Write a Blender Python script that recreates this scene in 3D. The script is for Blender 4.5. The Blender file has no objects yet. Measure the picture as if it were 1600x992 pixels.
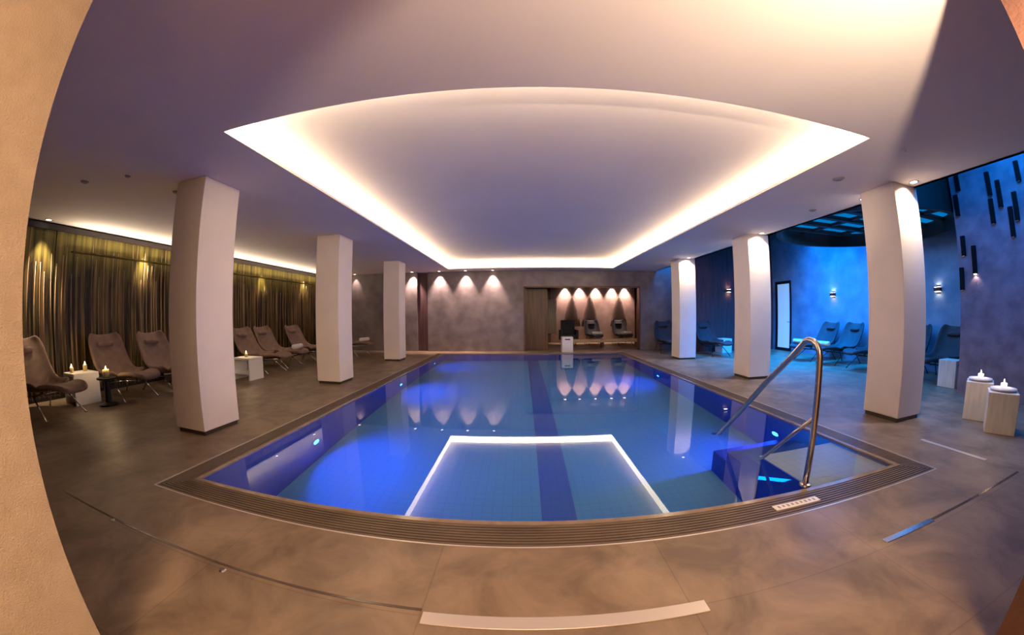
import bpy, bmesh, math, random
from mathutils import Vector, Matrix
random.seed(7)
PI = math.pi
sc = bpy.context.scene
C = bpy.context.collection

# ------------------------------------------------------------------ camera (real fisheye lens, standing in the corridor mouth)
cd = bpy.data.cameras.new('camera')
cam = bpy.data.objects.new('camera', cd); C.objects.link(cam); sc.camera = cam
cd.type = 'PANO'; cd.sensor_fit = 'HORIZONTAL'; cd.sensor_width = 36.0; cd.clip_start = 0.02; cd.clip_end = 200
LENS = [0.08391366874415927, 1.06872576720442e-07, -5.489874194737828e-05, 9.780051674293851e-07]
for holder in (cd, getattr(cd, 'cycles', None)):
    try:
        holder.panorama_type = 'FISHEYE_LENS_POLYNOMIAL'
        holder.fisheye_fov = math.radians(200)
        holder.fisheye_polynomial_k0 = 0.0
        for i, k in enumerate(LENS): setattr(holder, 'fisheye_polynomial_k%d' % (i + 1), -k)
        break
    except Exception:
        continue
EYE = 1.30
yaw, pitch, roll = 0.0271263335, -0.00851624537, 0.00700422057
R = Matrix.Rotation(yaw, 3, 'Z') @ Matrix.Rotation(pitch, 3, 'X') @ Matrix.Rotation(roll, 3, 'Y')
M3 = R @ Matrix.Rotation(PI / 2, 3, 'X')
cam.matrix_world = Matrix.Translation((0, 0, EYE)) @ M3.to_4x4()

# ------------------------------------------------------------------ world, exposure
w = bpy.data.worlds.new('night'); sc.world = w; w.use_nodes = True
w.node_tree.nodes['Background'].inputs[0].default_value = (0.010, 0.012, 0.02, 1)
w.node_tree.nodes['Background'].inputs[1].default_value = 0.3
sc.view_settings.view_transform = 'Standard'; sc.view_settings.look = 'None'
sc.view_settings.exposure = 0.0; sc.view_settings.gamma = 1.0; sc.view_settings.use_curve_mapping = False
try:
    sc.cycles.use_denoising = True
    sc.cycles.max_bounces = 10; sc.cycles.diffuse_bounces = 5; sc.cycles.glossy_bounces = 4
    sc.cycles.transparent_max_bounces = 12
    sc.cycles.caustics_reflective = False; sc.cycles.caustics_refractive = True
    sc.cycles.sample_clamp_indirect = 8.0
except Exception:
    pass

WARM = (1.0, 0.74, 0.50); CREAM = (1.0, 0.80, 0.58); PINK = (1.0, 0.70, 0.60); BLUE = (0.0, 0.16, 1.0); CYAN = (0.0, 0.25, 1.0)

def aim(o, d):
    o.rotation_euler = Vector(d).to_track_quat('-Z', 'Y').to_euler()

def area(name, loc, d, sx, sy, power, col, parent=None, spread=180):
    l = bpy.data.lights.new(name, 'AREA'); l.shape = 'RECTANGLE'; l.size = sx; l.size_y = sy
    l.energy = power; l.color = col; l.spread = math.radians(spread)
    o = bpy.data.objects.new(name, l); C.objects.link(o); o.location = loc; aim(o, d)
    if parent: o.parent = parent
    return o

def spot(name, loc, d, power, col, ang=60, blend=0.5, size=0.03, parent=None):
    l = bpy.data.lights.new(name, 'SPOT'); l.energy = power; l.color = col; l.spot_size = math.radians(ang)
    l.spot_blend = blend; l.shadow_soft_size = size
    o = bpy.data.objects.new(name, l); C.objects.link(o); o.location = loc; aim(o, d)
    if parent: o.parent = parent
    return o

def point(name, loc, power, col, size=0.03, parent=None):
    l = bpy.data.lights.new(name, 'POINT'); l.energy = power; l.color = col; l.shadow_soft_size = size
    o = bpy.data.objects.new(name, l); C.objects.link(o); o.location = loc
    if parent: o.parent = parent
    return o

# ceiling geometry shared by the lamps
H = 2.86
CX0, CX1, CY0, CY1 = -2.47, 3.15, 2.07, 11.30      # opening of the light cove
HR = 3.13                                           # recessed ceiling
SB = 0.17                                           # ledge behind the lip
LZ = 2.905
LEN_Y = CY1 - CY0 + 2 * SB - 0.1; LEN_X = CX1 - CX0 + 2 * SB - 0.1
COVE = 2.5                                         # watts per metre-ish
def cove_strip(name, loc, d, ln, along_y, k=1.0, w=0.03):
    l = bpy.data.lights.new(name, 'AREA'); l.shape = 'RECTANGLE'
    l.size = w; l.size_y = ln; l.energy = COVE * ln / 9.0 * k; l.color = CREAM
    o = bpy.data.objects.new(name, l); C.objects.link(o); o.location = loc
    z = -Vector(d).normalized(); y = Vector((0, 1, 0)) if along_y else Vector((1, 0, 0)); x = y.cross(z)
    m = Matrix((x, y, z)).transposed(); o.rotation_euler = m.to_euler()
    return o
cove_strip('cove_strip_light', (CX0 - 0.035, (CY0 + CY1) / 2, LZ), (0.1, 0, 1), LEN_Y, True, 1.2)
cove_strip('cove_strip_light', (CX1 + 0.035, (CY0 + CY1) / 2, LZ), (-0.1, 0, 1), LEN_Y, True, 1.0)
cove_strip('cove_strip_light', ((CX0 + CX1) / 2, CY1 + 0.035, LZ), (0, -0.1, 1), LEN_X, False, 1.0)
cove_strip('cove_strip_light', ((CX0 + CX1) / 2, CY0 - 0.035, LZ), (0, 0.5, 1), LEN_X, False, 10.0)
# corridor ceiling lamp behind the camera
area('corridor_lamp_light', (0.2, -1.3, 2.78), (0, 0.25, -1), 1.0, 1.0, 240, (1.0, 0.64, 0.36))
# blue colour lighting of the lounge under the roof light
area('blue_wash_light', (7.2, 7.4, 3.95), (0.1, 0, -1), 2.6, 2.8, 760, CYAN, spread=105)
area('blue_wash_light', (8.75, 8.4, 4.0), (0.25, 0, -1), 0.3, 4.0, 110, CYAN)
area('blue_wash_light', (6.1, 1.9, 4.0), (0.3, 0, -1), 1.0, 2.4, 150, CYAN)
area('blue_wash_light', (7.0, 5.1, 3.05), (-0.12, 0, -1), 2.2, 2.4, 130, (0.03, 0.33, 1.0))
area('blue_wash_light', (5.3, 11.1, 3.9), (-.25, .35, -1), 0.5, 0.9, 60, CYAN)
# strip along the top of the reed screen
cove_strip('screen_strip_light', (-7.30, 7.15, 2.44), (0.42, 0, 1), 8.2, True, 38.0, 0.08)

# ------------------------------------------------------------------ materials
def nm(name):
    m = bpy.data.materials.new(name); m.use_nodes = True
    return m, m.node_tree, m.node_tree.nodes['Principled BSDF']

def simple(name, col, rough=0.6, metal=0.0, emit=None, es=0.0, spec=None):
    m, nt, b = nm(name)
    b.inputs['Base Color'].default_value = (*col, 1); b.inputs['Roughness'].default_value = rough
    b.inputs['Metallic'].default_value = metal
    if emit: b.inputs['Emission Color'].default_value = (*emit, 1); b.inputs['Emission Strength'].default_value = es
    if spec is not None: b.inputs['Specular IOR Level'].default_value = spec
    return m

def noisy(name, c1, c2, scale=4.0, rough=0.6, detail=8, bump=0.0, bscale=60.0, stretch=(1, 1, 1), r2=None, metal=0.0):
    m, nt, b = nm(name); N = nt.nodes; L = nt.links
    tc = N.new('ShaderNodeTexCoord'); mp = N.new('ShaderNodeMapping'); mp.inputs['Scale'].default_value = stretch
    n = N.new('ShaderNodeTexNoise'); n.inputs['Scale'].default_value = scale; n.inputs['Detail'].default_value = detail
    r = N.new('ShaderNodeValToRGB'); r.color_ramp.elements[0].position = 0.32; r.color_ramp.elements[1].position = 0.68
    r.color_ramp.elements[0].color = (*c1, 1); r.color_ramp.elements[1].color = (*c2, 1)
    L.new(tc.outputs['Object'], mp.inputs[0]); L.new(mp.outputs[0], n.inputs[0]); L.new(n.outputs['Fac'], r.inputs[0])
    L.new(r.outputs[0], b.inputs['Base Color']); b.inputs['Roughness'].default_value = rough
    b.inputs['Metallic'].default_value = metal
    if bump:
        n2 = N.new('ShaderNodeTexNoise'); n2.inputs['Scale'].default_value = bscale; n2.inputs['Detail'].default_value = 6
        bp = N.new('ShaderNodeBump'); bp.inputs['Strength'].default_value = bump; bp.inputs['Distance'].default_value = 0.01
        L.new(mp.outputs[0], n2.inputs[0]); L.new(n2.outputs['Fac'], bp.inputs['Height']); L.new(bp.outputs[0], b.inputs['Normal'])
    return m

def tile_floor():
    m, nt, b = nm('stone_tile_floor'); N = nt.nodes; L = nt.links
    tc = N.new('ShaderNodeTexCoord')
    br = N.new('ShaderNodeTexBrick'); br.offset = 0.0; br.inputs['Scale'].default_value = 1.0
    br.inputs['Brick Width'].default_value = 1.2; br.inputs['Row Height'].default_value = 0.6
    br.inputs['Mortar Size'].default_value = 0.0035; br.inputs['Mortar Smooth'].default_value = 0.2
    mp = N.new('ShaderNodeMapping'); mp.inputs['Location'].default_value = (0.44, 0.06, 0)
    L.new(tc.outputs['Object'], mp.inputs[0]); L.new(mp.outputs[0], br.inputs['Vector'])
    br.inputs['Color1'].default_value = (0.94, 0.94, 0.94, 1); br.inputs['Color2'].default_value = (1.06, 1.04, 1.0, 1)
    br.inputs['Mortar'].default_value = (0.72, 0.72, 0.72, 1)
    n = N.new('ShaderNodeTexNoise'); n.inputs['Scale'].default_value = 2.4; n.inputs['Detail'].default_value = 12; n.inputs['Roughness'].default_value = 0.62; n.inputs['Distortion'].default_value = 0.5
    r = N.new('ShaderNodeValToRGB'); r.color_ramp.elements[0].position = 0.36; r.color_ramp.elements[1].position = 0.66
    r.color_ramp.elements[0].color = (0.125, 0.085, 0.055, 1); r.color_ramp.elements[1].color = (0.26, 0.188, 0.128, 1)
    L.new(tc.outputs['Object'], n.inputs[0]); L.new(n.outputs['Fac'], r.inputs[0])
    mx = N.new('ShaderNodeMix'); mx.data_type = 'RGBA'; mx.blend_type = 'MULTIPLY'; mx.inputs['Factor'].default_value = 1
    L.new(r.outputs[0], mx.inputs['A']); L.new(br.outputs['Color'], mx.inputs['B']); L.new(mx.outputs['Result'], b.inputs['Base Color'])
    n2 = N.new('ShaderNodeTexNoise'); n2.inputs['Scale'].default_value = 9; n2.inputs['Detail'].default_value = 8
    mr = N.new('ShaderNodeMapRange'); mr.inputs['To Min'].default_value = 0.33; mr.inputs['To Max'].default_value = 0.55
    L.new(tc.outputs['Object'], n2.inputs[0]); L.new(n2.outputs['Fac'], mr.inputs['Value']); L.new(mr.outputs[0], b.inputs['Roughness'])
    bp = N.new('ShaderNodeBump'); bp.inputs['Strength'].default_value = 0.12; bp.inputs['Distance'].default_value = 0.01
    L.new(n2.outputs['Fac'], bp.inputs['Height']); L.new(bp.outputs[0], b.inputs['Normal'])
    return m

def water_mat():
    m = bpy.data.materials.new('still_water'); m.use_nodes = True; nt = m.node_tree; N = nt.nodes; L = nt.links; N.clear()
    o = N.new('ShaderNodeOutputMaterial'); g = N.new('ShaderNodeBsdfGlass'); g.inputs['IOR'].default_value = 1.33
    g.inputs['Roughness'].default_value = 0.0; g.inputs['Color'].default_value = (0.90, 0.97, 1.0, 1)
    tc = N.new('ShaderNodeTexCoord'); n = N.new('ShaderNodeTexNoise'); n.inputs['Scale'].default_value = 1.1; n.inputs['Detail'].default_value = 2
    bp = N.new('ShaderNodeBump'); bp.inputs['Strength'].default_value = 0.006; bp.inputs['Distance'].default_value = 0.02
    L.new(tc.outputs['Object'], n.inputs[0]); L.new(n.outputs['Fac'], bp.inputs['Height'])
    L.new(bp.outputs[0], g.inputs['Normal']); L.new(g.outputs[0], o.inputs[0])
    return m

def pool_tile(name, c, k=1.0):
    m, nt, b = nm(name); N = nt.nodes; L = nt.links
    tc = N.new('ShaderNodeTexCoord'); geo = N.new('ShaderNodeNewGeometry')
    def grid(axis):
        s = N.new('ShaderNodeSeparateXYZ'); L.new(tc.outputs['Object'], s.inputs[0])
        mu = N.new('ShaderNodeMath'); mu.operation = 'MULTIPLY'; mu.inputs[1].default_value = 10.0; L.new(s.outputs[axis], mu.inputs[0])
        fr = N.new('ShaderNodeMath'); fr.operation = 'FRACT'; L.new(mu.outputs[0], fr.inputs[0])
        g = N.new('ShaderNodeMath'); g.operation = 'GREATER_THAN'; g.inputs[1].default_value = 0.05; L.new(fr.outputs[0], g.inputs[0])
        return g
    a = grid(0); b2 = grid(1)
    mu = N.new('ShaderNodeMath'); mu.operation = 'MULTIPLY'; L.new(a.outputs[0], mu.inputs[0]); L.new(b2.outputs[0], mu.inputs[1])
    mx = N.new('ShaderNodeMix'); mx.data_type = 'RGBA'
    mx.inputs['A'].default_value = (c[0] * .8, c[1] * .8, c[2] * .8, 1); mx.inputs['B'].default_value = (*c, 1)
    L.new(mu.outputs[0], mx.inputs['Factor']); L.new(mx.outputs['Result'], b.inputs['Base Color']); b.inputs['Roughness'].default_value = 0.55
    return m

def reed_mural():
    m, nt, b = nm('reed_mural_glass'); N = nt.nodes; L = nt.links
    tc = N.new('ShaderNodeTexCoord'); mp = N.new('ShaderNodeMapping'); mp.inputs['Scale'].default_value = (1, 3.4, 0.10)
    n = N.new('ShaderNodeTexNoise'); n.inputs['Scale'].default_value = 3.2; n.inputs['Detail'].default_value = 9; n.inputs['Roughness'].default_value = 0.7
    L.new(tc.outputs['Object'], mp.inputs[0]); L.new(mp.outputs[0], n.inputs[0])
    r = N.new('ShaderNodeValToRGB'); cr = r.color_ramp
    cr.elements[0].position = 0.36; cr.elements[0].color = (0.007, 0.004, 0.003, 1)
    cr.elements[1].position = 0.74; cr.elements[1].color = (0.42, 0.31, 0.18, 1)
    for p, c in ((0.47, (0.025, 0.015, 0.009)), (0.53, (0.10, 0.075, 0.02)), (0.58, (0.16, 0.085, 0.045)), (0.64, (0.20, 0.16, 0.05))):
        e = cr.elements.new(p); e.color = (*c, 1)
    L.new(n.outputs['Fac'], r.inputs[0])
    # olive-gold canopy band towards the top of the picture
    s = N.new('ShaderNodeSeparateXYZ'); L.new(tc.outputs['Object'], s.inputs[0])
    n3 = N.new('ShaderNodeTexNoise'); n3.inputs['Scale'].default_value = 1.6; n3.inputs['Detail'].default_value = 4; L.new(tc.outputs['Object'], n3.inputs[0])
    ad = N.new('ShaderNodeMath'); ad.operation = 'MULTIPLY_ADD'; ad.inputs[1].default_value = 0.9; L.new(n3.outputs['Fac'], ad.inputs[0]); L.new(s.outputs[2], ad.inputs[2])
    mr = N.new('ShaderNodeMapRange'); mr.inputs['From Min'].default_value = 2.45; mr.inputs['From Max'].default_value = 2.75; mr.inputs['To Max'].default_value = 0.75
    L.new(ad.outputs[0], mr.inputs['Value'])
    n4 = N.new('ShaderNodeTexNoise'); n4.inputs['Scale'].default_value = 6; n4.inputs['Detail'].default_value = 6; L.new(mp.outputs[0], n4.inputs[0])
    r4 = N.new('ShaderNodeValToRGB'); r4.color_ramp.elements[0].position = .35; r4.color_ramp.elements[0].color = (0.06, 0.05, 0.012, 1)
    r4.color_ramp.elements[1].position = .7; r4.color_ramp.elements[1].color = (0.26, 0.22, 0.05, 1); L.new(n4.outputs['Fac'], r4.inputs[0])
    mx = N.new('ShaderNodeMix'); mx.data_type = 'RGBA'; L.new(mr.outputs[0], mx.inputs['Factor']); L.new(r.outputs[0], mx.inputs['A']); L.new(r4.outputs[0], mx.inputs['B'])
    L.new(mx.outputs['Result'], b.inputs['Base Color']); b.inputs['Roughness'].default_value = 0.42; b.inputs['Specular IOR Level'].default_value = 0.25
    return m

M = {}
M['ceil'] = noisy('ceiling_paint', (0.78, 0.71, 0.68), (0.82, 0.75, 0.72), 1.2, 0.85)
M['column'] = noisy('column_paint', (0.70, 0.62, 0.57), (0.76, 0.68, 0.63), 2.0, 0.7)
M['jamb'] = noisy('sand_render', (0.38, 0.29, 0.195), (0.44, 0.34, 0.235), 9, 0.9, bump=0.45, bscale=190)
M['redbrown'] = noisy('red_brown_render', (0.05, 0.017, 0.009), (0.08, 0.028, 0.015), 8, 0.8, bump=0.4, bscale=60)
M['plaster'] = noisy('brushed_plaster', (0.140, 0.112, 0.112), (0.215, 0.178, 0.178), 3.0, 0.6, bump=0.3, bscale=14)
M['plaster_r'] = noisy('trowelled_plaster', (0.10, 0.17, 0.25), (0.19, 0.28, 0.38), 2.2, 0.65, bump=0.35, bscale=12)  # blue of the lounge lighting is tinted into this wall colour
M['plaster_p'] = noisy('rough_purple_tinted_plaster', (0.13, 0.105, 0.14), (0.22, 0.18, 0.23), 4.5, 0.7, bump=0.5, bscale=25)  # purple cast of mixed blue and warm light put into the colour
M['brownwall'] = noisy('dark_brown_wall', (0.060, 0.026, 0.030), (0.11, 0.048, 0.052), 3.0, 0.6, stretch=(4, 4, .4))
M['floor'] = tile_floor()
M['rodblack'] = simple('matt_black_rod', (0.004, 0.004, 0.005), 0.7, spec=0.1)
M['plinth'] = simple('dark_plinth', (0.05, 0.035, 0.025), 0.5)
M['grate'] = noisy('bronze_grate', (0.085, 0.058, 0.04), (0.12, 0.082, 0.055), 3, 0.45)
M['curb'] = noisy('stone_curb', (0.20, 0.15, 0.11), (0.27, 0.205, 0.15), 8, 0.15)
M['darkcurb'] = noisy('dark_wet_stone', (0.07, 0.05, 0.04), (0.10, 0.075, 0.055), 8, 0.2)
M['steel'] = simple('brushed_steel', (0.50, 0.45, 0.45), 0.22, 1.0)
M['steelflat'] = simple('polished_cover', (0.58, 0.51, 0.46), 0.35, 0.5)
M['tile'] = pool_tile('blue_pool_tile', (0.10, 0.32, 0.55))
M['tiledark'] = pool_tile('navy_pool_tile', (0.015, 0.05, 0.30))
M['tilepale'] = pool_tile('pale_step_tile', (0.55, 0.60, 0.66))
M['water'] = water_mat()
M['mural'] = reed_mural()
M['reed'] = noisy('dry_reed', (0.08, 0.045, 0.02), (0.45, 0.30, 0.19), 2.0, 0.4, stretch=(1, 1, .6))
M['black'] = simple('black_metal', (0.012, 0.012, 0.014), 0.4, 0.3)
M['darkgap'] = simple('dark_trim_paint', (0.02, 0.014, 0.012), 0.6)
M['brown'] = noisy('brown_upholstery', (0.17, 0.105, 0.08), (0.24, 0.155, 0.115), 7, 0.75, bump=0.25, bscale=120)
M['darkfab'] = noisy('charcoal_upholstery', (0.016, 0.016, 0.022), (0.03, 0.03, 0.038), 7, 0.75, bump=0.2, bscale=120)
M['towel'] = noisy('white_towel', (0.72, 0.68, 0.64), (0.82, 0.78, 0.74), 14, 0.95, bump=0.5, bscale=160)
M['cube'] = noisy('white_wash_wood', (0.60, 0.56, 0.50), (0.74, 0.70, 0.64), 4, 0.55, stretch=(6, 6, 0.7))
M['cubeplain'] = simple('white_lacquer', (0.78, 0.76, 0.74), 0.4)
M['walnut'] = noisy('walnut_panel', (0.055, 0.022, 0.010), (0.14, 0.06, 0.028), 2.5, 0.4, stretch=(5, 5, .4))
M['wax'] = simple('candle_wax', (0.9, 0.85, 0.75), 0.5, emit=(1, .75, .45), es=1.2)
M['flame'] = simple('flame', (1, .8, .5), 0.5, emit=(1, .72, .38), es=9)
M['ledglow'] = simple('lamp_glow', (1, 1, 1), 0.5, emit=(1, .82, .66), es=14)
M['led'] = simple('led_tape', (1, 1, 1), 0.5, emit=(1, .78, .50), es=10)
M['bluelens'] = simple('blue_lamp_lens', (0.3, 0.6, 1), 0.3, emit=(0.02, 0.30, 1.0), es=14)
M['roofglass'] = simple('blue_glow_roof_glass', (0.02, 0.08, 0.2), 0.12, emit=(0.0, 0.22, 0.62), es=0.8)  # emission stands in for blue light reflected in the panes
M['doorglass'] = simple('curtained_glass', (0.55, 0.62, 0.70), 0.35, emit=(0.30, 0.58, 1.0), es=0.5)
M['curtain'] = noisy('sheer_curtain', (0.58, 0.52, 0.46), (0.80, 0.74, 0.68), 3, 0.8, stretch=(20, 20, .1))
M['plate'] = simple('pale_enamel_plate', (0.75, 0.70, 0.62), 0.35)
M['plateink'] = simple('worn_plate_mark', (0.30, 0.24, 0.19), 0.5)
M['vent'] = simple('grey_vent_disc', (0.28, 0.25, 0.25), 0.6)
M['robe'] = noisy('brown_terry', (0.10, 0.065, 0.05), (0.16, 0.10, 0.08), 20, 0.95, bump=0.5, bscale=120)
M['glassjar'] = simple('amber_glass', (0.55, 0.42, 0.15), 0.1)
M['gold'] = simple('ochre_bench_cushion', (0.42, 0.30, 0.16), 0.6)

# ------------------------------------------------------------------ mesh helpers
def bx(bm, x0, x1, y0, y1, z0, z1):
    vs = [bm.verts.new(p) for p in ((x0, y0, z0), (x1, y0, z0), (x1, y1, z0), (x0, y1, z0), (x0, y0, z1), (x1, y0, z1), (x1, y1, z1), (x0, y1, z1))]
    for f in ((3, 2, 1, 0), (4, 5, 6, 7), (0, 1, 5, 4), (1, 2, 6, 5), (2, 3, 7, 6), (3, 0, 4, 7)):
        bm.faces.new([vs[i] for i in f])

def boxes(*bs):
    bm = bmesh.new()
    for b in bs: bx(bm, *b)
    return bm

def tube(bm, pts, r, n=10, closed_ends=True):
    pts = [Vector(p) for p in pts]; rings = []
    ref = Vector((0.13, 0.97, 0.21)).normalized(); prev = None
    for i, p in enumerate(pts):
        t = (pts[min(i + 1, len(pts) - 1)] - pts[max(i - 1, 0)]).normalized()
        if prev is None:
            u = t.cross(ref)
            if u.length < 0.05: u = t.cross(Vector((1, 0, 0)))
            u.normalize()
        else:
            u = (prev - t * prev.dot(t)).normalized()
        prev = u; v = t.cross(u); rr = r[i] if isinstance(r, (list, tuple)) else r
        rings.append([bm.verts.new(p + (u * math.cos(a) + v * math.sin(a)) * rr) for a in [2 * PI * k / n for k in range(n)]])
    for a, b in zip(rings, rings[1:]):
        for k in range(n): bm.faces.new((a[k], a[(k + 1) % n], b[(k + 1) % n], b[k]))
    if closed_ends:
        bm.faces.new(rings[0][::-1]); bm.faces.new(rings[-1])

def lathe(bm, prof, n=24, c=(0, 0, 0), cap=True):
    rings = []
    for r, z in prof:
        rings.append([bm.verts.new((c[0] + r * math.cos(2 * PI * k / n), c[1] + r * math.sin(2 * PI * k / n), c[2] + z)) for k in range(n)])
    for a, b in zip(rings, rings[1:]):
        for k in range(n): bm.faces.new((a[k], a[(k + 1) % n], b[(k + 1) % n], b[k]))
    if not cap: return
    if prof[0][0] > 1e-4: bm.faces.new(rings[0][::-1])
    if prof[-1][0] > 1e-4: bm.faces.new(rings[-1])

def obj(name, bm, mat, parent=None, bevel=0.0, smooth=False, loc=None, sub=0, solid=0.0):
    bmesh.ops.remove_doubles(bm, verts=bm.verts, dist=1e-6) if sub or solid else None
    bmesh.ops.recalc_face_normals(bm, faces=bm.faces)
    me = bpy.data.meshes.new(name); bm.to_mesh(me); bm.free()
    me.materials.append(mat)
    if smooth:
        for p in me.polygons: p.use_smooth = True
    o = bpy.data.objects.new(name, me); C.objects.link(o)
    if loc: o.location = loc
    if parent: o.parent = parent
    if solid:
        s = o.modifiers.new('s', 'SOLIDIFY'); s.thickness = solid; s.offset = 0
    if sub:
        s = o.modifiers.new('u', 'SUBSURF'); s.levels = sub; s.render_levels = sub
    if bevel:
        b = o.modifiers.new('b', 'BEVEL'); b.width = bevel; b.segments = 3; b.limit_method = 'ANGLE'
    return o

def struct(name, bm, mat, bevel=0.0):
    o = obj(name, bm, mat, bevel=bevel); o['kind'] = 'structure'; return o

def thing(name, label, cat, loc=(0, 0, 0), rotz=0, group=None):
    o = bpy.data.objects.new(name, None); C.objects.link(o); o.empty_display_size = 0.1
    o.location = loc; o.rotation_euler = (0, 0, rotz); o['label'] = label; o['category'] = cat
    if group: o['group'] = group
    return o

def tag(o, label, cat, group=None):
    o['label'] = label; o['category'] = cat
    if group: o['group'] = group
    return o

def dup(root, loc, rotz, label, group=None):
    r = root.copy(); C.objects.link(r); r.location = loc; r.rotation_euler = (0, 0, rotz); r['label'] = label
    if group: r['group'] = group
    for ch in list(root.children):
        c = ch.copy(); C.objects.link(c); c.parent = r
        for g in list(ch.children):
            d = g.copy(); C.objects.link(d); d.parent = c
    return r

# ------------------------------------------------------------------ room shell
XL, XR, YB = -7.55, 9.20, 11.95
PX0, PX1, PY0, PY1 = -2.58, 3.22, 1.93, 11.05
PD = -1.30
SOF = 4.98
ZT = 4.15
G = 0.27     # width of the overflow grate
E0 = 0.05
# floor slab with the pool cut out
struct('floor', boxes((XL - .2, XR + .2, -3.2, PY0 - G, -.2, 0), (XL - .2, XR + .2, PY1 + G, 16, -.2, 0),
                      (XL - .2, PX0 - G, PY0 - G, PY1 + G, -.2, 0), (PX1 + G, XR + .2, PY0 - G, PY1 + G, -.2, 0)), M['floor'])
# ceiling with the cove opening
struct('ceiling', boxes((XL - .2, SOF, -3.2, CY0, H, H + .035), (XL - .2, SOF, CY1, YB + .2, H, H + .035),
                        (XL - .2, CX0, CY0, CY1, H, H + .035), (CX1, SOF, CY0, CY1, H, H + .035)), M['ceil'])
struct('ceiling_recess', boxes((CX0 - SB, CX1 + SB, CY0 - SB, CY1 + SB, HR, HR + .1),
                               (CX0 - SB - .1, CX0 - SB, CY0 - SB - .1, CY1 + SB + .1, H + .035, HR + .1), (CX1 + SB, CX1 + SB + .1, CY0 - SB - .1, CY1 + SB + .1, H + .035, HR + .1),
                               (CX0 - SB, CX1 + SB, CY0 - SB - .1, CY0 - SB, H + .035, HR + .1), (CX0 - SB, CX1 + SB, CY1 + SB, CY1 + SB + .1, H + .035, HR + .1)), M['ceil'])
struct('trim_soffit', boxes((SOF - .08, SOF, -.5, YB, H, ZT)), M['ceil'])
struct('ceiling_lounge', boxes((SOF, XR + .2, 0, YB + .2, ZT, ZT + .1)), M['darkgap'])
struct('wall_left', boxes((XL - .2, XL, .3, YB + .2, 0, H)), M['plaster'])
NX0, NX1, NZ = 0.09, 4.32, 2.30
struct('wall_back', boxes((XL, -3.76, YB, YB + .2, 0, H), (-3.36, NX0, YB, YB + .2, 0, H), (-3.76, -3.36, YB + .16, YB + .2, 0, H),
                          (NX0, NX1, YB, YB + .2, NZ, H), (NX1, 5.75, YB, YB + .2, 0, ZT)), M['plaster'])
struct('wall_back_recess', boxes((-3.76, -3.36, YB + .10, YB + .155, 0, H - .01)), M['brownwall'])
struct('wall_lounge_back', boxes((5.62, XR + .2, 10.75, YB, 0, ZT)), M['brownwall'])
DY0, DY1, DZ = 9.78, 10.62, 2.42
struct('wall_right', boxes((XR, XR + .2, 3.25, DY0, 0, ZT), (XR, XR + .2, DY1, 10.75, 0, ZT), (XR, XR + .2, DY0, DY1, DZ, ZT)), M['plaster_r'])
struct('wall_slotted', boxes((7.10, XR + .2, .3, 3.25, 0, ZT)), M['plaster_p'])
struct('wall_near_left', boxes((XL - .2, -1.44, .23, .435, 0, H), (-1.64, -1.44, -3.2, .23, 0, H)), M['jamb'])
struct('wall_near_right', boxes((1.84, 7.15, .20, .395, 0, ZT), (1.84, 2.04, -3.2, .20, 0, H)), M['redbrown'])
struct('wall_rear', boxes((-1.64, 2.04, -3.2, -3.0, 0, H)), M['jamb'])

# alcove room behind the back wall
NB = 15.5
struct('wall_alcove', boxes((NX0 - .2, NX0, YB + .2, NB, 0, 2.75), (5.4, 5.6, YB + .2, NB, 0, 2.75), (NX0 - .2, 5.6, NB, NB + .1, 0, 2.75),
                            (NX1, 5.4, YB + .2, YB + .3, 0, 2.75)), M['walnut'])
struct('ceiling_alcove', boxes((NX0 - .2, 5.6, YB + .2, NB + .1, 2.60, 2.75)), M['walnut'])
struct('wall_alcove_panel', boxes((1.35, 5.3, NB - .06, NB, 0, 2.6)), noisy('rose_plaster', (0.30, 0.20, 0.17), (0.42, 0.29, 0.25), 3, .6))
struct('wall_alcove_screen', boxes((NX0 + .02, 0.98, 12.55, 12.65, 0, 2.6)), M['walnut'])
struct('trim_alcove', boxes((NX0, NX0 + .05, YB - .02, YB + .2, 0, NZ), (NX1 - .05, NX1, YB - .02, YB + .2, 0, NZ), (NX0, NX1, YB - .02, YB + .2, NZ - .05, NZ)), M['walnut'])

# ------------------------------------------------------------------ pool
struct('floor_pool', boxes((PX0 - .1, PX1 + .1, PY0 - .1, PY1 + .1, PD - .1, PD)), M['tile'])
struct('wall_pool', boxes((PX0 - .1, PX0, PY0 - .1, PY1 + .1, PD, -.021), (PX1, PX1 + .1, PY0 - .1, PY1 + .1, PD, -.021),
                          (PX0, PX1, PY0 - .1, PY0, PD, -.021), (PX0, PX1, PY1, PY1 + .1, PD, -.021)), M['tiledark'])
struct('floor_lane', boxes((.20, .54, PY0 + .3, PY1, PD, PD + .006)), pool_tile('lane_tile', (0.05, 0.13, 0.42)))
wt = obj('pool_water', boxes((PX0, PX1, PY0, PY1, -.013, -.0125)), M['water'])
# a single clear sheet
me = wt.data; bm = bmesh.new()
vs = [bm.verts.new(p) for p in ((PX0, PY0, -.012), (PX1, PY0, -.012), (PX1, PY1, -.012), (PX0, PY1, -.012))]; bm.faces.new(vs); bm.to_mesh(me); bm.free()
tag(wt, 'still clear blue water filling the rectangular indoor pool', 'water')
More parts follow.
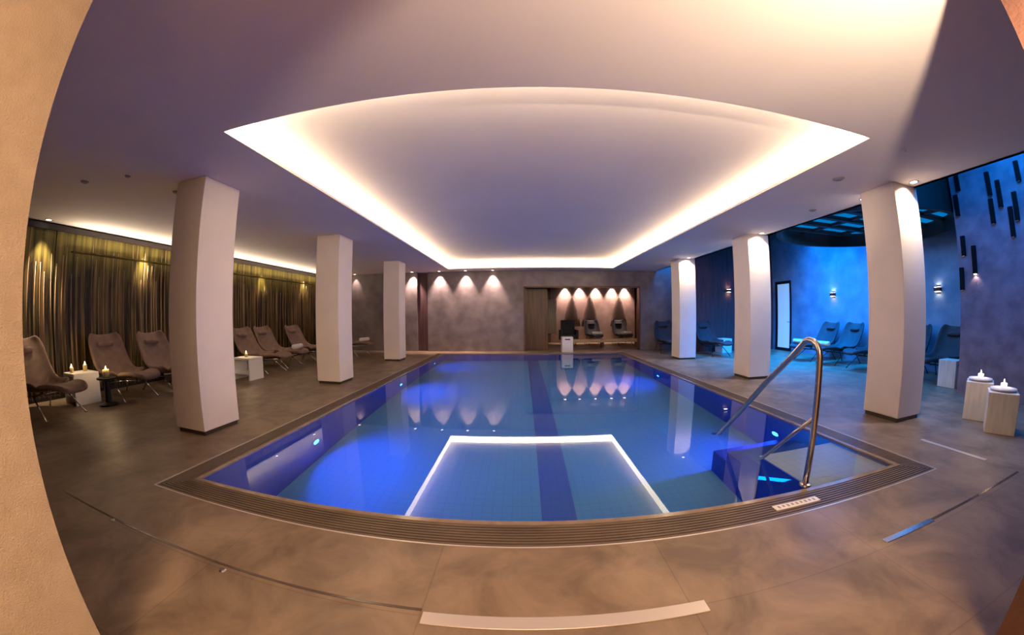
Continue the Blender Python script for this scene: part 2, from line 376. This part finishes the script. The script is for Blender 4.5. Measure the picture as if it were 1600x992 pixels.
# overflow grate ring: border of fine bars, plus pale inner lip
ge = thing('overflow_grate', 'brown slatted overflow grate running round the rim of the pool', 'grate')
def ring(x0, x1, y0, y1, wd, z0, z1):
    return [(x0 - wd, x1 + wd, y0 - wd, y0, z0, z1), (x0 - wd, x1 + wd, y1, y1 + wd, z0, z1), (x0 - wd, x0, y0, y1, z0, z1), (x1, x1 + wd, y0, y1, z0, z1)]
obj('channel_bed', boxes(*ring(PX0 - .101, PX1 + .101, PY0 - .101, PY1 + .101, G - .102, -.12, -.021)), M['darkcurb'], ge)
sl = bmesh.new()
for k in range(8):
    o = .05 + k * .0265
    for b in ring(PX0 - o, PX1 + o, PY0 - o, PY1 + o, .016, -.02, -.001): bx(sl, *b)
obj('slats', sl, M['grate'], ge)
obj('inner_lip', boxes(*ring(PX0, PX1, PY0, PY1, .04, -.020, .002)), M['curb'], ge)['label'] = 'wet stone inner lip'
obj('outer_rim', boxes(*ring(PX0 - G + .012, PX1 + G - .012, PY0 - G + .012, PY1 + G - .012, .012, -.1, .002)), M['steelflat'], ge)['label'] = 'thin bright metal outer rim'
# entry steps in the near right corner
st = thing('pool_steps', 'pale underwater entry steps in the near right corner of the pool', 'steps', (2.6, 2.4, 0))
obj('top_step', boxes((-.33, .62, -.465, .28, PD, -.13)), M['tiledark'], st)
obj('tread', boxes((-.34, .62, -.465, .30, -.13, -.10)), M['tilepale'], st, bevel=.005)
for k in range(3):
    obj('step', boxes((-.35, .62, .28 + .28 * k, .56 + .28 * k, PD, -.34 - .24 * k)), M['tiledark'], st, bevel=.01)
    obj('tread', boxes((-.34, .62, .28 + .28 * k, .57 + .28 * k, -.345 - .24 * k, -.32 - .24 * k)), M['tiledark'], st, bevel=.005)
# underwater lamps
pl = []
def pool_lamp(loc, nx, label, power, first=None):
    t = thing('underwater_lamp', label, 'pool lamp', loc, 0, None)
    bm = bmesh.new(); lathe(bm, [(.0001, .012), (.06, .012), (.062, 0.0), (.0001, 0.0)], 20)
    o = obj('lens', bm, M['bluelens'], t, smooth=False); o.rotation_euler = (0, PI / 2 * nx, 0)
    bm = bmesh.new(); lathe(bm, [(.062, 0), (.085, .004), (.085, .016), (.062, .016)], 24, cap=False)
    o = obj('bezel', bm, M['steel'], t); o.rotation_euler = (0, PI / 2 * nx, 0)
    spot('underwater_beam', (nx * .03, 0, 0), (nx, 0.05, -.30), power * .75, (0.02, 0.11, 1.0), 150, .8, .05, t)
    return t
pool_lamp((PX0, 3.68, -.76), 1, 'glowing blue underwater lamp on the near left pool wall', 300)
pool_lamp((PX0, 6.9, -.76), 1, 'blue underwater lamp halfway along the left pool wall', 200)
pool_lamp((PX0, 9.8, -.76), 1, 'blue underwater lamp at the far left pool wall', 140)
pool_lamp((PX1, 3.58, -.65), -1, 'blue underwater lamp on the right pool wall by the handrail', 200)
pool_lamp((PX1, 7.6, -.76), -1, 'blue underwater lamp halfway along the right pool wall', 140)

# ------------------------------------------------------------------ columns
def column(x0, x1, y0, y1, label, g):
    t = thing('square_column', label, 'column', ((x0 + x1) / 2, (y0 + y1) / 2, 0), 0)
    a, b = (x1 - x0) / 2, (y1 - y0) / 2
    obj('shaft', boxes((-a, a, -b, b, .05, H)), M['column'], t, bevel=.006)
    obj('plinth', boxes((-a + .02, a - .02, -b + .02, b - .02, 0, .052)), M['plinth'], t)['label'] = 'recessed dark plinth'
    return t
column(-3.93, -3.43, 2.73, 3.28, 'white square column nearest on the left side of the pool', 'l')
column(-3.93, -3.42, 5.86, 6.40, 'middle white square column left of the pool', 'l')
column(-3.93, -3.45, 9.25, 9.78, 'farthest white square column left of the pool', 'l')
column(4.46, 4.98, 2.73, 3.25, 'white square column nearest on the right, beside the handrail', 'r')
column(4.46, 4.98, 5.88, 6.42, 'middle white square column right of the pool', 'r')
column(4.46, 4.98, 9.05, 9.58, 'farthest white square column right of the pool', 'r')
# recessed spots grazing the right-hand columns
def downlight(x, y, z, label, power, col=CREAM, d=(0, 0, -1), ang=70, size=.03, group=None, blend=.6, r=.045):
    t = thing('recessed_spotlight', label, 'ceiling light', (x, y, z), 0, group)
    bm = bmesh.new(); lathe(bm, [(r, 0.0), (r + .016, 0.0), (r + .016, -.008), (r, -.008), (r, 0.0)], 24, cap=False); obj('trim_ring', bm, M['steel'], t)
    bm = bmesh.new(); lathe(bm, [(.0001, -.004), (r, -.004), (r, -.001), (.0001, -.001)], 20); obj('lens', bm, M['ledglow'], t)
    spot('spotlight_beam', (0, 0, -.02), d, power, col, ang, blend, size, t)
    return t
for y0, y1, nme in ((2.73, 3.25, 'nearest'), (5.88, 6.42, 'middle'), (9.05, 9.58, 'farthest')):
    downlight(4.72, y0 - .13, H, 'ceiling spotlight in front of the %s right column' % nme, 170, CREAM, (-.1, .25, -1), 125, blend=1.0)
    downlight(4.72, y1 + .14, H, 'ceiling spotlight behind the %s right column' % nme, 45, CREAM, (-.1, -.25, -1), 125, blend=1.0)
# wall washers on the back wall
for x, wh in ((-3.91, 'left of the dark recess'), (-2.90, 'just right of the dark recess'), (-1.95, 'above the middle of the grey back wall'), (-0.99, 'nearest the alcove opening')):
    downlight(x, YB - .16, H, 'ceiling spotlight washing the back wall, ' + wh, 330, PINK, (0, .22, -1), 72, blend=.8)
downlight(-6.2, YB - .13, H, 'ceiling spotlight in the far left corner of the hall', 55, PINK, (0, .16, -1), 62)
for x, wh in ((2.0, 'leftmost of five'), (2.68, 'second from the left of five'), (3.43, 'middle one of five'), (4.19, 'second from the right of five'), (4.81, 'rightmost of five')):
    downlight(x, NB - .2, 2.60, 'bright spotlight in the alcove ceiling, ' + wh, 260, PINK, (0, .24, -1), 78, blend=.8, r=.06)
# spots over the reed screen
for y, wh in ((2.54, 'over the near end of the reed screen'), (4.56, 'over the reed screen left of the nearest column'), (8.3, 'over the reed screen between the left columns'), (10.4, 'over the far end of the reed screen')):
    downlight(XL + .24, y, H, 'ceiling spotlight ' + wh, 320 if y < 6 else 200, (1, .76, .48), (-.16, 0, -1), 44, blend=.9)
# unlit or dim ceiling fittings
def disc(x, y, r, label, mat='vent'):
    bm = bmesh.new(); lathe(bm, [(.0001, -.02), (r * .6, -.02), (r * .8, -.012), (r, -.004), (r, 0), (.0001, 0)], 24)
    o = obj('ceiling_vent', bm, M[mat], loc=(x, y, H)); tag(o, label, 'ceiling fitting'); return o
disc(3.72, 2.97, .07, 'grey round ceiling fitting left of the nearest right column')
disc(4.45, 4.13, .06, 'round ceiling fitting behind the nearest right column')
disc(-4.26, 2.26, .035, 'small dark ceiling fitting left of the nearest left column')
disc(-4.9, 2.05, .05, 'small ceiling fitting over the near left seating')
disc(-4.23, 2.95, .07, 'round ceiling fitting touching the nearest left column')
o = disc(3.73, 2.1, .03, 'small pale ceiling fitting near the right corner of the light cove', 'cubeplain')

# luminous bands on the recess walls of the cove
lt = thing('cove_light_strip', 'warm white light strip running round the ceiling recess above the pool', 'light strip', (0, 0, H))
def slanted(p, q, nx, ny):                      # plate leaning inwards: foot on the recess wall, head .15 inwards
    bm = bmesh.new(); vs = []
    for off in (0, .012):
        for (x, y) in (p, q):
            for z, i in ((.045, .012), (.258, .155)):
                vs.append(bm.verts.new((x + nx * (i - off), y + ny * (i - off), z)))
    for f in ((0, 1, 3, 2), (4, 6, 7, 5), (0, 4, 5, 1), (2, 3, 7, 6), (0, 2, 6, 4), (1, 5, 7, 3)): bm.faces.new([vs[i] for i in f])
    return bm
XA, XB, YA, YB_ = CX0 - SB, CX1 + SB, CY0 - SB, CY1 + SB
for p, q, nx, ny in (((XA, YA + .1), (XA, YB_ - .1), 1, 0), ((XB, YA + .1), (XB, YB_ - .1), -1, 0), ((XA + .1, YB_), (XB - .1, YB_), 0, -1), ((XA + .1, YA), (XB - .1, YA), 0, 1)):
    obj('diffuser', slanted(p, q, nx, ny), M['led'], lt)

# wall uplight at the corridor mouth (its fan of light lies on the ceiling)
ul = thing('wall_uplight', 'warm wall uplight on the right side of the corridor mouth', 'wall lamp', (1.46, 0.02, 1.95))
obj('arm', boxes((.06, .38, -.02, .02, -.16, -.12)), M['black'], ul)
obj('bowl', boxes((-.27, .09, -.25, .09, -.17, -.11)), M['black'], ul, bevel=.01)
bm = bmesh.new()
for s in range(1):
    v = [bm.verts.new(p) for p in ((-.26, -.25, -.12), (-.26, .150, -.12), (-.26, .150, .32), (-.26, -.25, .32))]; bm.faces.new(v)
obj('beam_edge_plate', bm, M['black'], ul, solid=.006)  # unseen plate added to cut the left edge of the light fan
spot('uplight_beam', (0, 0, -.02), (-.30, .62, 1), 250, WARM, 160, .15, .022, ul)

# ------------------------------------------------------------------ pool handrail
hr = thing('pool_handrail', 'polished steel handrail at the pool entry steps', 'handrail', (2.16, 1.985, 0))
bm = bmesh.new()
pts = [(0, 0, -.10), (0, 0, .5), (0, 0, .98)] + [(0, .11 - .11 * math.cos(a), .98 + .12 * math.sin(a)) for a in [PI * .125 * k for k in range(1, 6)]]
y1_, z1_ = pts[-1][1], pts[-1][2]
pts += [(0, y1_ + .10, z1_ - .095), (0, .60, .70), (0, 1.0, .30), (0, 1.30, 0.0), (0, 1.42, -.12)]
tube(bm, pts, .025, 14); obj('top_rail', bm, M['steel'], hr, smooth=True)
bm = bmesh.new(); tube(bm, [(0, 0, .54), (0, .25, .31), (0, .54, .02), (0, .64, -.08)], .015, 12); obj('lower_rail', bm, M['steel'], hr, smooth=True)
bm = bmesh.new(); lathe(bm, [(.021, .02), (.045, .012), (.05, 0), (.021, 0)], 20, cap=False); obj('floor_flange', bm, M['steel'], hr, smooth=False)

# ------------------------------------------------------------------ floor covers, slot drains, rim plate
tag(obj('floor_drain', boxes((-.43, .83, 1.09, 1.16, 0, .006)), M['steelflat'], bevel=.002), 'long pale metal drain cover in the floor nearest the camera', 'drain cover')
tag(obj('floor_drain', boxes((2.08, 2.60, 1.165, 1.205, 0, .005)), M['steel'], bevel=.002), 'shiny drain cover reflecting blue light on the right foreground floor', 'drain cover')
tag(obj('floor_drain', boxes((4.10, 4.16, 1.50, 2.20, 0, .005)), M['steelflat'], bevel=.002), 'bright drain cover in front of the nearest right column', 'drain cover')
tag(obj('slot_drain', boxes((-3.46, -.44, 1.165, 1.18, 0, .002)), M['darkcurb']), 'thin dark slot drain line crossing the left foreground floor', 'drain')
tag(obj('slot_drain', boxes((2.60, 4.10, 1.18, 1.20, 0, .002)), M['darkcurb']), 'thin dark slot drain line crossing the right foreground floor', 'drain')
for x, y, lb in ((-2.62, 1.155, 'small shiny stud beside the slot drain, far left foreground'), (-1.53, 1.135, 'small shiny stud beside the slot drain, left foreground')):
    bm = bmesh.new(); lathe(bm, [(.0001, .006), (.014, .006), (.02, 0), (.0001, 0)], 16)
    tag(obj('floor_stud', bm, M['steel'], loc=(x, y, 0)), lb, 'floor stud')
pt = thing('rim_plate', 'small pale marked plate on the pool rim near the handrail', 'sign', (1.89, 1.775, 0))
obj('plate', boxes((-.2, .2, -.03, .03, -.001, .005)), M['plate'], pt, bevel=.002)
for k in range(9): obj('mark', boxes((-.17 + k * .04, -.152 + k * .04, -.014 + .004 * (k % 2), .014, .005, .0056)), M['plateink'], pt)

# ------------------------------------------------------------------ reed screen on the left wall
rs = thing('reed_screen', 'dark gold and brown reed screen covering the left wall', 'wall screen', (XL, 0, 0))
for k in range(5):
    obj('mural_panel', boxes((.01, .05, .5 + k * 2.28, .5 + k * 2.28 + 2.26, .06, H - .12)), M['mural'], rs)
obj('top_rail', boxes((.0, .10, .45, YB, H - .12, H - .03)), M['darkgap'], rs)  # dark strip standing in for the shadow gap above the panels
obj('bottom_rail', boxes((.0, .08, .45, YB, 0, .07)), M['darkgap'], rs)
obj('added_light_ledge', boxes((.16, .32, 3.0, 11.3, 2.40, 2.42)), M['mural'], rs)['label'] = 'slim horizontal ledge added for the strip light'  # made-up ledge, added to carry the strip light and shield it from below
y = 1.9; k = 0
while y < 11.6 and k < 95:
    h = random.choice([2.05, 2.2, 2.35, 2.5, 2.72]) ; x = .075 + random.random() * .05
    bm = bmesh.new(); l = random.uniform(-.015, .015)
    tube(bm, [(x, y, .05), (x + .004, y + l, h * .5), (x, y - l * .5, min(h, H - .13))], [random.uniform(.006, .014)] * 2 + [.005], 6)
    obj('reed', bm, M['reed'], rs, smooth=True); y += random.uniform(.05, .17); k += 1

# ------------------------------------------------------------------ loungers
def lounger(label, fabric, loc, rot, towel=False):
    t = thing('relaxation_lounger', label, 'lounger', loc, rot)
    P = [(-.31, 1.02, .25), (-.27, .95, .33), (-.18, .78, .36), (-.07, .58, .36), (.06, .42, .37), (.22, .335, .365), (.45, .325, .35), (.68, .37, .33)]
    F = [(.74, .375, .32), (.90, .41, .31), (1.10, .42, .28), (1.26, .40, .23), (1.33, .37, .15)]
    def sheet(P, up):
        bm = bmesh.new(); rows = []; n = 8
        for i, (x, z, hw) in enumerate(P):
            a = P[max(i - 1, 0)]; b = P[min(i + 1, len(P) - 1)]
            tx, tz = b[0] - a[0], b[1] - a[1]; q = math.hypot(tx, tz); nx, nz = -tz / q, tx / q
            if nz < 0 and nx < 0: nx, nz = -nx, -nz
            row = []
            for j in range(n + 1):
                s = -1 + 2 * j / n; u = up * abs(s) ** 3
                row.append(bm.verts.new((x + nx * u, hw * s * (1 - .06 * abs(s) ** 4), z + nz * u)))
            rows.append(row)
        for a, b in zip(rows, rows[1:]):
            for j in range(n): bm.faces.new((a[j], a[j + 1], b[j + 1], b[j]))
        return bm
    obj('seat_shell', sheet(P, .12), M[fabric], t, smooth=True, solid=.06, sub=2)
    obj('leg_rest', sheet(F, .04), M[fabric], t, smooth=True, solid=.075, sub=2)
    bm = bmesh.new()
    lathe(bm, [(.0001, -.15), (.03, -.15), (.045, -.12), (.05, 0), (.045, .12), (.03, .15), (.0001, .15)], 12)
    o = obj('head_cushion', bm, M[fabric], t, smooth=True); o.location = (-.165, 0, .86); o.rotation_euler = (PI / 2, 0, 0)
    fr = bmesh.new()
    for s in (-1, 1):
        tube(fr, [(-.10, s * .24, .52), (.10, s * .26, .33), (.45, s * .26, .27), (.72, s * .24, .31), (1.18, s * .18, .35)], .012, 8)
    tube(fr, [(.45, -.26, .27), (.45, .26, .27)], .012, 8)
    obj('frame', fr, M['steel' if fabric == 'brown' else 'black'], t, smooth=True)
    for s in (-1, 1):
        for x0, x1 in ((.12, -.05), (.60, .98)):
            bm = bmesh.new(); tube(bm, [(x0, s * .26, .28), (x1, s * .31, .01)], .011, 8); tube(bm, [(x1 - .02, s * .31, .008), (x1 + .02, s * .31, .008)], .012, 8)
            obj('leg', bm, M['steel' if fabric == 'brown' else 'black'], t, smooth=True)
    return t
def towel(loc, rot, label, L=.42, r=.06):
    t = thing('rolled_towel', label, 'towel', loc, rot)
    bm = bmesh.new(); n = 14; 
    lathe(bm, [(.0001, -L / 2), (r * .8, -L / 2), (r, -L / 2 + .015), (r, L / 2 - .015), (r * .8, L / 2), (.0001, L / 2)], 18)
    o = obj('roll', bm, M['towel'], t, smooth=True); o.rotation_euler = (PI / 2, 0, 0); o.location = (0, 0, r)
    bm = bmesh.new()
    for k in range(26):
        pass
    tube(bm, [(math.cos(a) * (r * .75 - a * .0035), -L / 2 - .002, r + math.sin(a) * (r * .75 - a * .0035)) for a in [k * .45 for k in range(26)]], .003, 5)
    obj('fold_edge', bm, M['towel'], t)
    return t
lounger('brown shell lounger at the far left edge, nearest the camera', 'brown', (-6.45, 1.18, 0), .12)
lounger('brown lounger with tall back beside the candle table', 'brown', (-6.95, 2.16, 0), .14)
lounger('brown lounger right behind the candle table', 'brown', (-7.0, 3.56, 0), .0)
lounger('brown lounger just left of the nearest left column', 'brown', (-6.75, 4.38, 0), .0)
lounger('brown lounger right of the nearest left column, beside a low table', 'brown', (-6.65, 6.80, 0), -.05)
lounger('brown lounger halfway along the reed screen', 'brown', (-6.80, 7.72, 0), -.05)
lounger('brown lounger left of the middle left column, under a towel', 'brown', (-6.55, 8.75, 0), -.05)
lounger('brown lounger far back between the middle and farthest left columns', 'brown', (-6.1, 10.65, 0), -.25)
towel((-5.72, 7.66, .474), .1, 'rolled white towel on the lounger halfway along the reed screen')
towel((-5.50, 8.70, .474), .1, 'rolled white towel on the lounger by the middle left column')
towel((-5.10, 10.38, .474), -.25, 'rolled white towel on the farthest left lounger')
lounger('charcoal lounger by the blue wall, left of the wall lamp', 'darkfab', (8.75, 7.80, 0), PI)
lounger('charcoal lounger by the blue wall, half behind the nearest right column', 'darkfab', (8.75, 6.95, 0), PI)
lounger('charcoal lounger in the right lounge, hidden mostly by the nearest right column', 'darkfab', (8.75, 5.95, 0), PI)
lounger('charcoal lounger right of the nearest right column, under the wall lamp', 'darkfab', (8.75, 5.05, 0), PI)
lounger('charcoal lounger at the end of the slotted wall', 'darkfab', (8.75, 4.22, 0), PI)
towel((7.65, 7.80, .474), .1, 'rolled pale towel on the charcoal lounger left of the wall lamp')
towel((7.65, 6.95, .474), 0, 'rolled pale towel on the charcoal lounger beside the nearest right column')
lounger('charcoal lounger at the back wall, left of the farthest right column', 'darkfab', (5.05, 11.5, 0), -PI / 2 - .2)
lounger('charcoal lounger by the dark brown wall, right of the farthest right column', 'darkfab', (6.05, 10.35, 0), -PI / 2)
lounger('charcoal lounger with a towel on the left of the alcove room', 'darkfab', (3.1, 14.75, 0), -PI / 2)
lounger('charcoal lounger with a towel on the right of the alcove room', 'darkfab', (4.35, 14.75, 0), -PI / 2)
towel((3.1, 13.65, .474), PI / 2, 'rolled white towel on the left alcove lounger')
towel((4.35, 13.65, .474), PI / 2, 'rolled white towel on the right alcove lounger')

# ------------------------------------------------------------------ cube stools and tables
def cube(name, label, loc, rot, s, h, mat='cube', cat='stool', notch=True):
    t = thing(name, label, cat, loc, rot)
    bm = bmesh.new(); bx(bm, -s / 2, s / 2, -s / 2, s / 2, 0, h); obj('body', bm, M[mat], t, bevel=.008)
    if notch:
        obj('handle_slot', boxes((-.09, .09, -s / 2 - .002, -s / 2 + .004, h - .10, h - .06)), M['black'], t)
    return t
def napkin_candle(loc, label, r=.15):
    t = thing('candle_dish', label, 'candle', loc, .3)
    bm = bmesh.new(); lathe(bm, [(.0001, 0), (r * .6, 0), (r, .02), (r * .97, .035), (r * .45, .045), (.0001, .04)], 28); obj('dish', bm, M['towel'], t, smooth=True)
    bm = bmesh.new(); lathe(bm, [(.0001, .038), (.035, .038), (.037, .085), (.030, .09), (.0001, .082)], 20); obj('candle', bm, M['wax'], t, smooth=True)
    bm = bmesh.new(); lathe(bm, [(.0001, .088), (.007, .096), (.009, .105), (.004, .125), (.0001, .135)], 10); obj('flame', bm, M['flame'], t, smooth=True)
    point('candle_glow', (0, 0, .17), 1.2, (1, .6, .3), .02, t)
    return t
cube('cube_stool', 'pale wooden cube stool at the right edge, nearest the camera', (5.285, 1.845, 0), .42, .33, .45)
cube('cube_stool', 'pale wooden cube stool second from the right edge', (5.66, 2.28, 0), .38, .33, .47)
cube('cube_stool', 'pale cube stool at the end of the slotted wall', (7.62, 3.63, 0), .0, .34, .48)
cube('cube_stool', 'small white cube stool between the two far right columns', (6.75, 10.35, 0), .1, .40, .47, 'cubeplain')
cube('cube_stool', 'small white cube stool on the deck in front of the alcove', (1.58, 11.70, 0), 0, .38, .52, 'cubeplain')
napkin_candle((5.285, 1.845, .45), 'candle on a white dish on the nearest cube stool')
napkin_candle((5.66, 2.28, .47), 'candle on a white dish on the second cube stool')

def low_table(label, loc, rot, sx, sy, h):
    t = thing('side_table', label, 'table', loc, rot)
    obj('table_top', boxes((-sx / 2, sx / 2, -sy / 2, sy / 2, h - .04, h)), M['cubeplain'], t, bevel=.006)
    for a in (-1, 1):
        obj('side_panel', boxes((a * (sx / 2 - .02) - .015, a * (sx / 2 - .02) + .015, -sy / 2, sy / 2, 0, h - .04)), M['cubeplain'], t)
    obj('shelf', boxes((-sx / 2 + .02, sx / 2 - .02, -sy / 2 + .01, sy / 2 - .01, .12, .14)), M['cubeplain'], t)
    return t
low_table('white side table carrying candles between the near left loungers', (-6.75, 2.90, 0), .0, .42, .42, .48)
low_table('white side table just behind the nearest left column', (-7.05, 5.05, 0), 0, .40, .40, .48)
low_table('low white table right of the nearest left column', (-5.72, 5.85, 0), 0, .50, .42, .46)
low_table('low white table between the left loungers farther back', (-4.95, 8.2, 0), 0, .40, .40, .36)
def jar_candle(loc, label, r=.035, h=.09, pw=2.0):
    t = thing('candle_jar', label, 'candle', loc)
    bm = bmesh.new(); lathe(bm, [(.0001, 0), (r * .8, 0), (r, .01), (r, h), (r * .9, h), (r * .9, .012), (.0001, .012)], 20); obj('jar', bm, M['glassjar'], t, smooth=True)
    bm = bmesh.new(); lathe(bm, [(.0001, .012), (r * .8, .012), (r * .8, h * .75), (.0001, h * .75)], 16); obj('candle', bm, M['wax'], t, smooth=True)
    bm = bmesh.new(); lathe(bm, [(.0001, h * .8), (.012, h * .95), (.014, h + .01), (.005, h + .04), (.0001, h + .055)], 10); obj('flame', bm, M['flame'], t, smooth=True)
    point('candle_glow', (0, 0, h + .10), pw, (1, .68, .36), .02, t)
    return t
jar_candle((-6.82, 2.78, .48), 'lit candle jar on the left of the near side table', .03, .08)
jar_candle((-6.80, 3.00, .48), 'amber candle jar at the back of the near side table', .035, .10, 1.0)
vs_ = cube('pedestal', 'dark round pedestal holding a glowing candle beside the near side table', (-6.15, 3.04, 0), 0, .01, .01, 'black', 'pedestal', False)
for c_ in list(vs_.children): bpy.data.objects.remove(c_)
bm = bmesh.new(); lathe(bm, [(.0001, 0), (.14, 0), (.15, .02), (.05, .05), (.04, .36), (.15, .40), (.15, .42), (.0001, .42)], 24); obj('stand', bm, M['black'], vs_, smooth=False)
jar_candle((-6.15, 3.04, .42), 'bright candle jar on the dark round pedestal', .05, .12, 4.0)
jar_candle((-7.0, 5.0, .48), 'bright candle jar beside the nearest left column', .05, .13, 4.0)
jar_candle((-5.75, 5.85, .46), 'candle jar on the low table right of the nearest left column', .035, .08, 2.0)

# ------------------------------------------------------------------ wall sconces
def sconce(loc, rot, label):
    t = thing('wall_sconce', label, 'wall lamp', loc, rot)
    obj('body', boxes((-.075, .075, -.10, 0, -.045, .045)), M['black'], t, bevel=.004)
    obj('back_plate', boxes((-.05, .05, -.012, 0, -.09, .09)), M['black'], t)
    for s in (-1, 1):
        obj('lens', boxes((-.06, .06, -.09, -.015, min(s * .046, s * .05), max(s * .046, s * .05))), M['ledglow'], t)
        spot('sconce_beam', (0, -.055, s * .05), (0, .35, s), 4, (1, .72, .5), 100, .6, .02, t)
    return t
sconce((XR, 7.93, 1.84), -PI / 2, 'black up and down wall lamp on the blue wall left of the nearest right column')
sconce((XR, 4.72, 1.81), -PI / 2, 'black up and down wall lamp right of the nearest right column')
sconce((7.20, 10.75, 2.08), 0, 'black up and down wall lamp on the dark brown wall')

# ------------------------------------------------------------------ black slots on the near right wall
SL = [(2.59, 3.42, 3.05, 'topmost of the slots near the wall corner'), (2.60, 3.00, 2.62, 'below the topmost slot'), (2.45, 3.25, 2.84, 'right of the topmost slot'),
      (2.23, 3.02, 2.60, 'upper one at the right edge of the photo'), (2.32, 2.82, 2.38, 'lower one at the right edge of the photo'), (3.14, 2.52, 2.20, 'high and close to the wall corner'),
      (2.97, 2.34, 1.90, 'with a warm glowing tip'), (3.20, 2.02, 1.66, 'lowest, right at the wall corner'), (3.10, 3.52, 3.25, 'highest at the wall corner'), (3.17, 3.20, 2.85, 'second from the top at the wall corner'),
      (2.12, 3.45, 3.15, 'high above the right edge slots')]
for i, (y, z1, z0, wh) in enumerate(SL):
    t = thing('wall_rod_lamp', 'slim black rod on the purple wall, ' + wh, 'wall ornament', (7.10, y, z0))
    obj('rod', boxes((-.045, 0, -.034, .034, 0, z1 - z0)), M['rodblack'], t, bevel=.004)
    obj('end_cap', boxes((-.04, -.005, -.018, .018, -.008, 0)), M['steel'] if i != 6 else M['ledglow'], t)
    if i == 6: spot('rod_glow', (-.03, 0, -.02), (0.2, 0, -1), 2, PINK, 110, .6, .01, t)

# ------------------------------------------------------------------ glazed door in the right wall
dr = thing('door_1', '', '', (XR, DY0, 0)); del dr['label']; del dr['category']; dr['kind'] = 'structure'
W_ = DY1 - DY0
obj('door_frame', boxes((0, .08, 0, .10, 0, DZ), (0, .08, W_ - .10, W_, 0, DZ), (0, .08, .10, W_ - .10, DZ - .10, DZ), (0, .08, .10, W_ - .10, 0, .10)), M['black'], dr)
obj('curtained_pane', boxes((.03, .05, .10, W_ - .10, .10, DZ - .10)), M['doorglass'], dr)
bm = bmesh.new(); tube(bm, [(0, .05, 1.0), (-.05, .05, 1.0), (-.05, .17, 1.0)], .01, 8); obj('door_handle', bm, M['steel'], dr, smooth=True)

# ------------------------------------------------------------------ roof light over the right lounge
rl = thing('roof_light', 'dark oval ring with glass panes given a blue glow over the right lounge', 'roof light', (7.08, 5.10, 2.95))
def ell(rx, ry, n=64): return [(rx * math.cos(2 * PI * k / n), ry * math.sin(2 * PI * k / n)) for k in range(n)]
bm = bmesh.new(); n = 64
A = ell(2.02, 1.80); B = ell(1.92, 1.70)
ra = [[bm.verts.new((x, y, z)) for x, y in S] for S, z in ((A, 0), (A, 1.19), (B, 1.19), (B, 0))]
for q in range(4):
    a, b = ra[q], ra[(q + 1) % 4]
    for k in range(n): bm.faces.new((a[k], a[(k + 1) % n], b[(k + 1) % n], b[k]))
obj('ring', bm, M['darkgap'], rl)
ZG = .32
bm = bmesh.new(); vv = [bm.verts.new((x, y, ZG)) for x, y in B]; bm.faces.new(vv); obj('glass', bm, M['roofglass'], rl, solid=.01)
for k in range(6):
    y = -1.35 + k * .54; hx = 1.92 * math.sqrt(max(0, 1 - (y / 1.70) ** 2)) - .02
    obj('beam', boxes((-hx, hx, y - .06, y + .06, ZG - .09, ZG - .01)), M['darkgap'], rl)
for x in (-1.2, -.2, .8):
    hy = 1.70 * math.sqrt(1 - (x / 1.92) ** 2) - .02
    obj('beam', boxes((x - .05, x + .05, -hy, hy, ZG - .07, ZG - .012)), M['darkgap'], rl)

# ------------------------------------------------------------------ alcove contents
cu = bmesh.new(); n = 40
rows = [[cu.verts.new((1.15 + .42 * k / n, 15.0 + .035 * math.sin(k * 1.1), z)) for k in range(n + 1)] for z in (.45, 1.95)]
for k in range(n): cu.faces.new((rows[0][k], rows[0][k + 1], rows[1][k + 1], rows[1][k]))
tag(obj('hanging_curtain', cu, M['curtain'], smooth=True, solid=.006), 'pale narrow curtain hanging at the left of the alcove room', 'curtain')
def robe(x, lb):
    t = thing('hanging_robe', lb, 'robe', (x, NB - .14, 0))
    bm = bmesh.new(); n = 24; prev = None
    for z, a, b in ((.75, .40, .07), (1.1, .34, .07), (1.5, .25, .065), (1.85, .16, .06), (2.02, .09, .05), (2.08, .03, .03)):
        rg = [bm.verts.new((a * math.cos(2 * PI * k / n) * (1 + .06 * math.sin(k * 2.1)), b * math.sin(2 * PI * k / n), z)) for k in range(n)]
        if prev:
            for k in range(n): bm.faces.new((prev[k], prev[(k + 1) % n], rg[(k + 1) % n], rg[k]))
        else: bm.faces.new(rg[::-1])
        prev = rg
    bm.faces.new(prev); obj('cloth', bm, M['robe'], t, smooth=True)
    bm = bmesh.new(); tube(bm, [(0, .13, 2.12), (0, .02, 2.12), (0, 0, 2.06)], .012, 8); obj('hook', bm, M['steel'], t)
    return t
robe(2.30, 'brown robe hanging behind the dark chair in the alcove'); robe(3.15, 'brown robe hanging in the middle of the alcove wall'); robe(4.50, 'brown robe hanging at the right of the alcove wall')
ac = thing('armchair', 'black armchair standing in the alcove room', 'chair', (2.0, 14.3, 0))
obj('seat', boxes((-.30, .30, -.30, .30, .22, .46)), M['darkfab'], ac, bevel=.03)
obj('backrest', boxes((-.30, .30, .22, .34, .40, 1.05)), M['darkfab'], ac, bevel=.03)
for s in (-1, 1): obj('armrest', boxes((s * .33 - .05, s * .33 + .05, -.30, .30, .22, .64)), M['darkfab'], ac, bevel=.02)
for sx in (-1, 1):
    for sy in (-1, 1): obj('leg', boxes((sx * .27 - .02, sx * .27 + .02, sy * .25 - .02, sy * .25 + .02, 0, .22)), M['black'], ac)
bn = thing('low_bench', 'long low ochre bench across the alcove room', 'bench', (3.1, 12.85, 0))
obj('seat', boxes((-1.5, 1.6, -.2, .2, .22, .34)), M['gold'], bn, bevel=.02)
for x in (-1.3, 0, 1.4): obj('support', boxes((x - .04, x + .04, -.16, .16, 0, .22)), M['walnut'], bn)
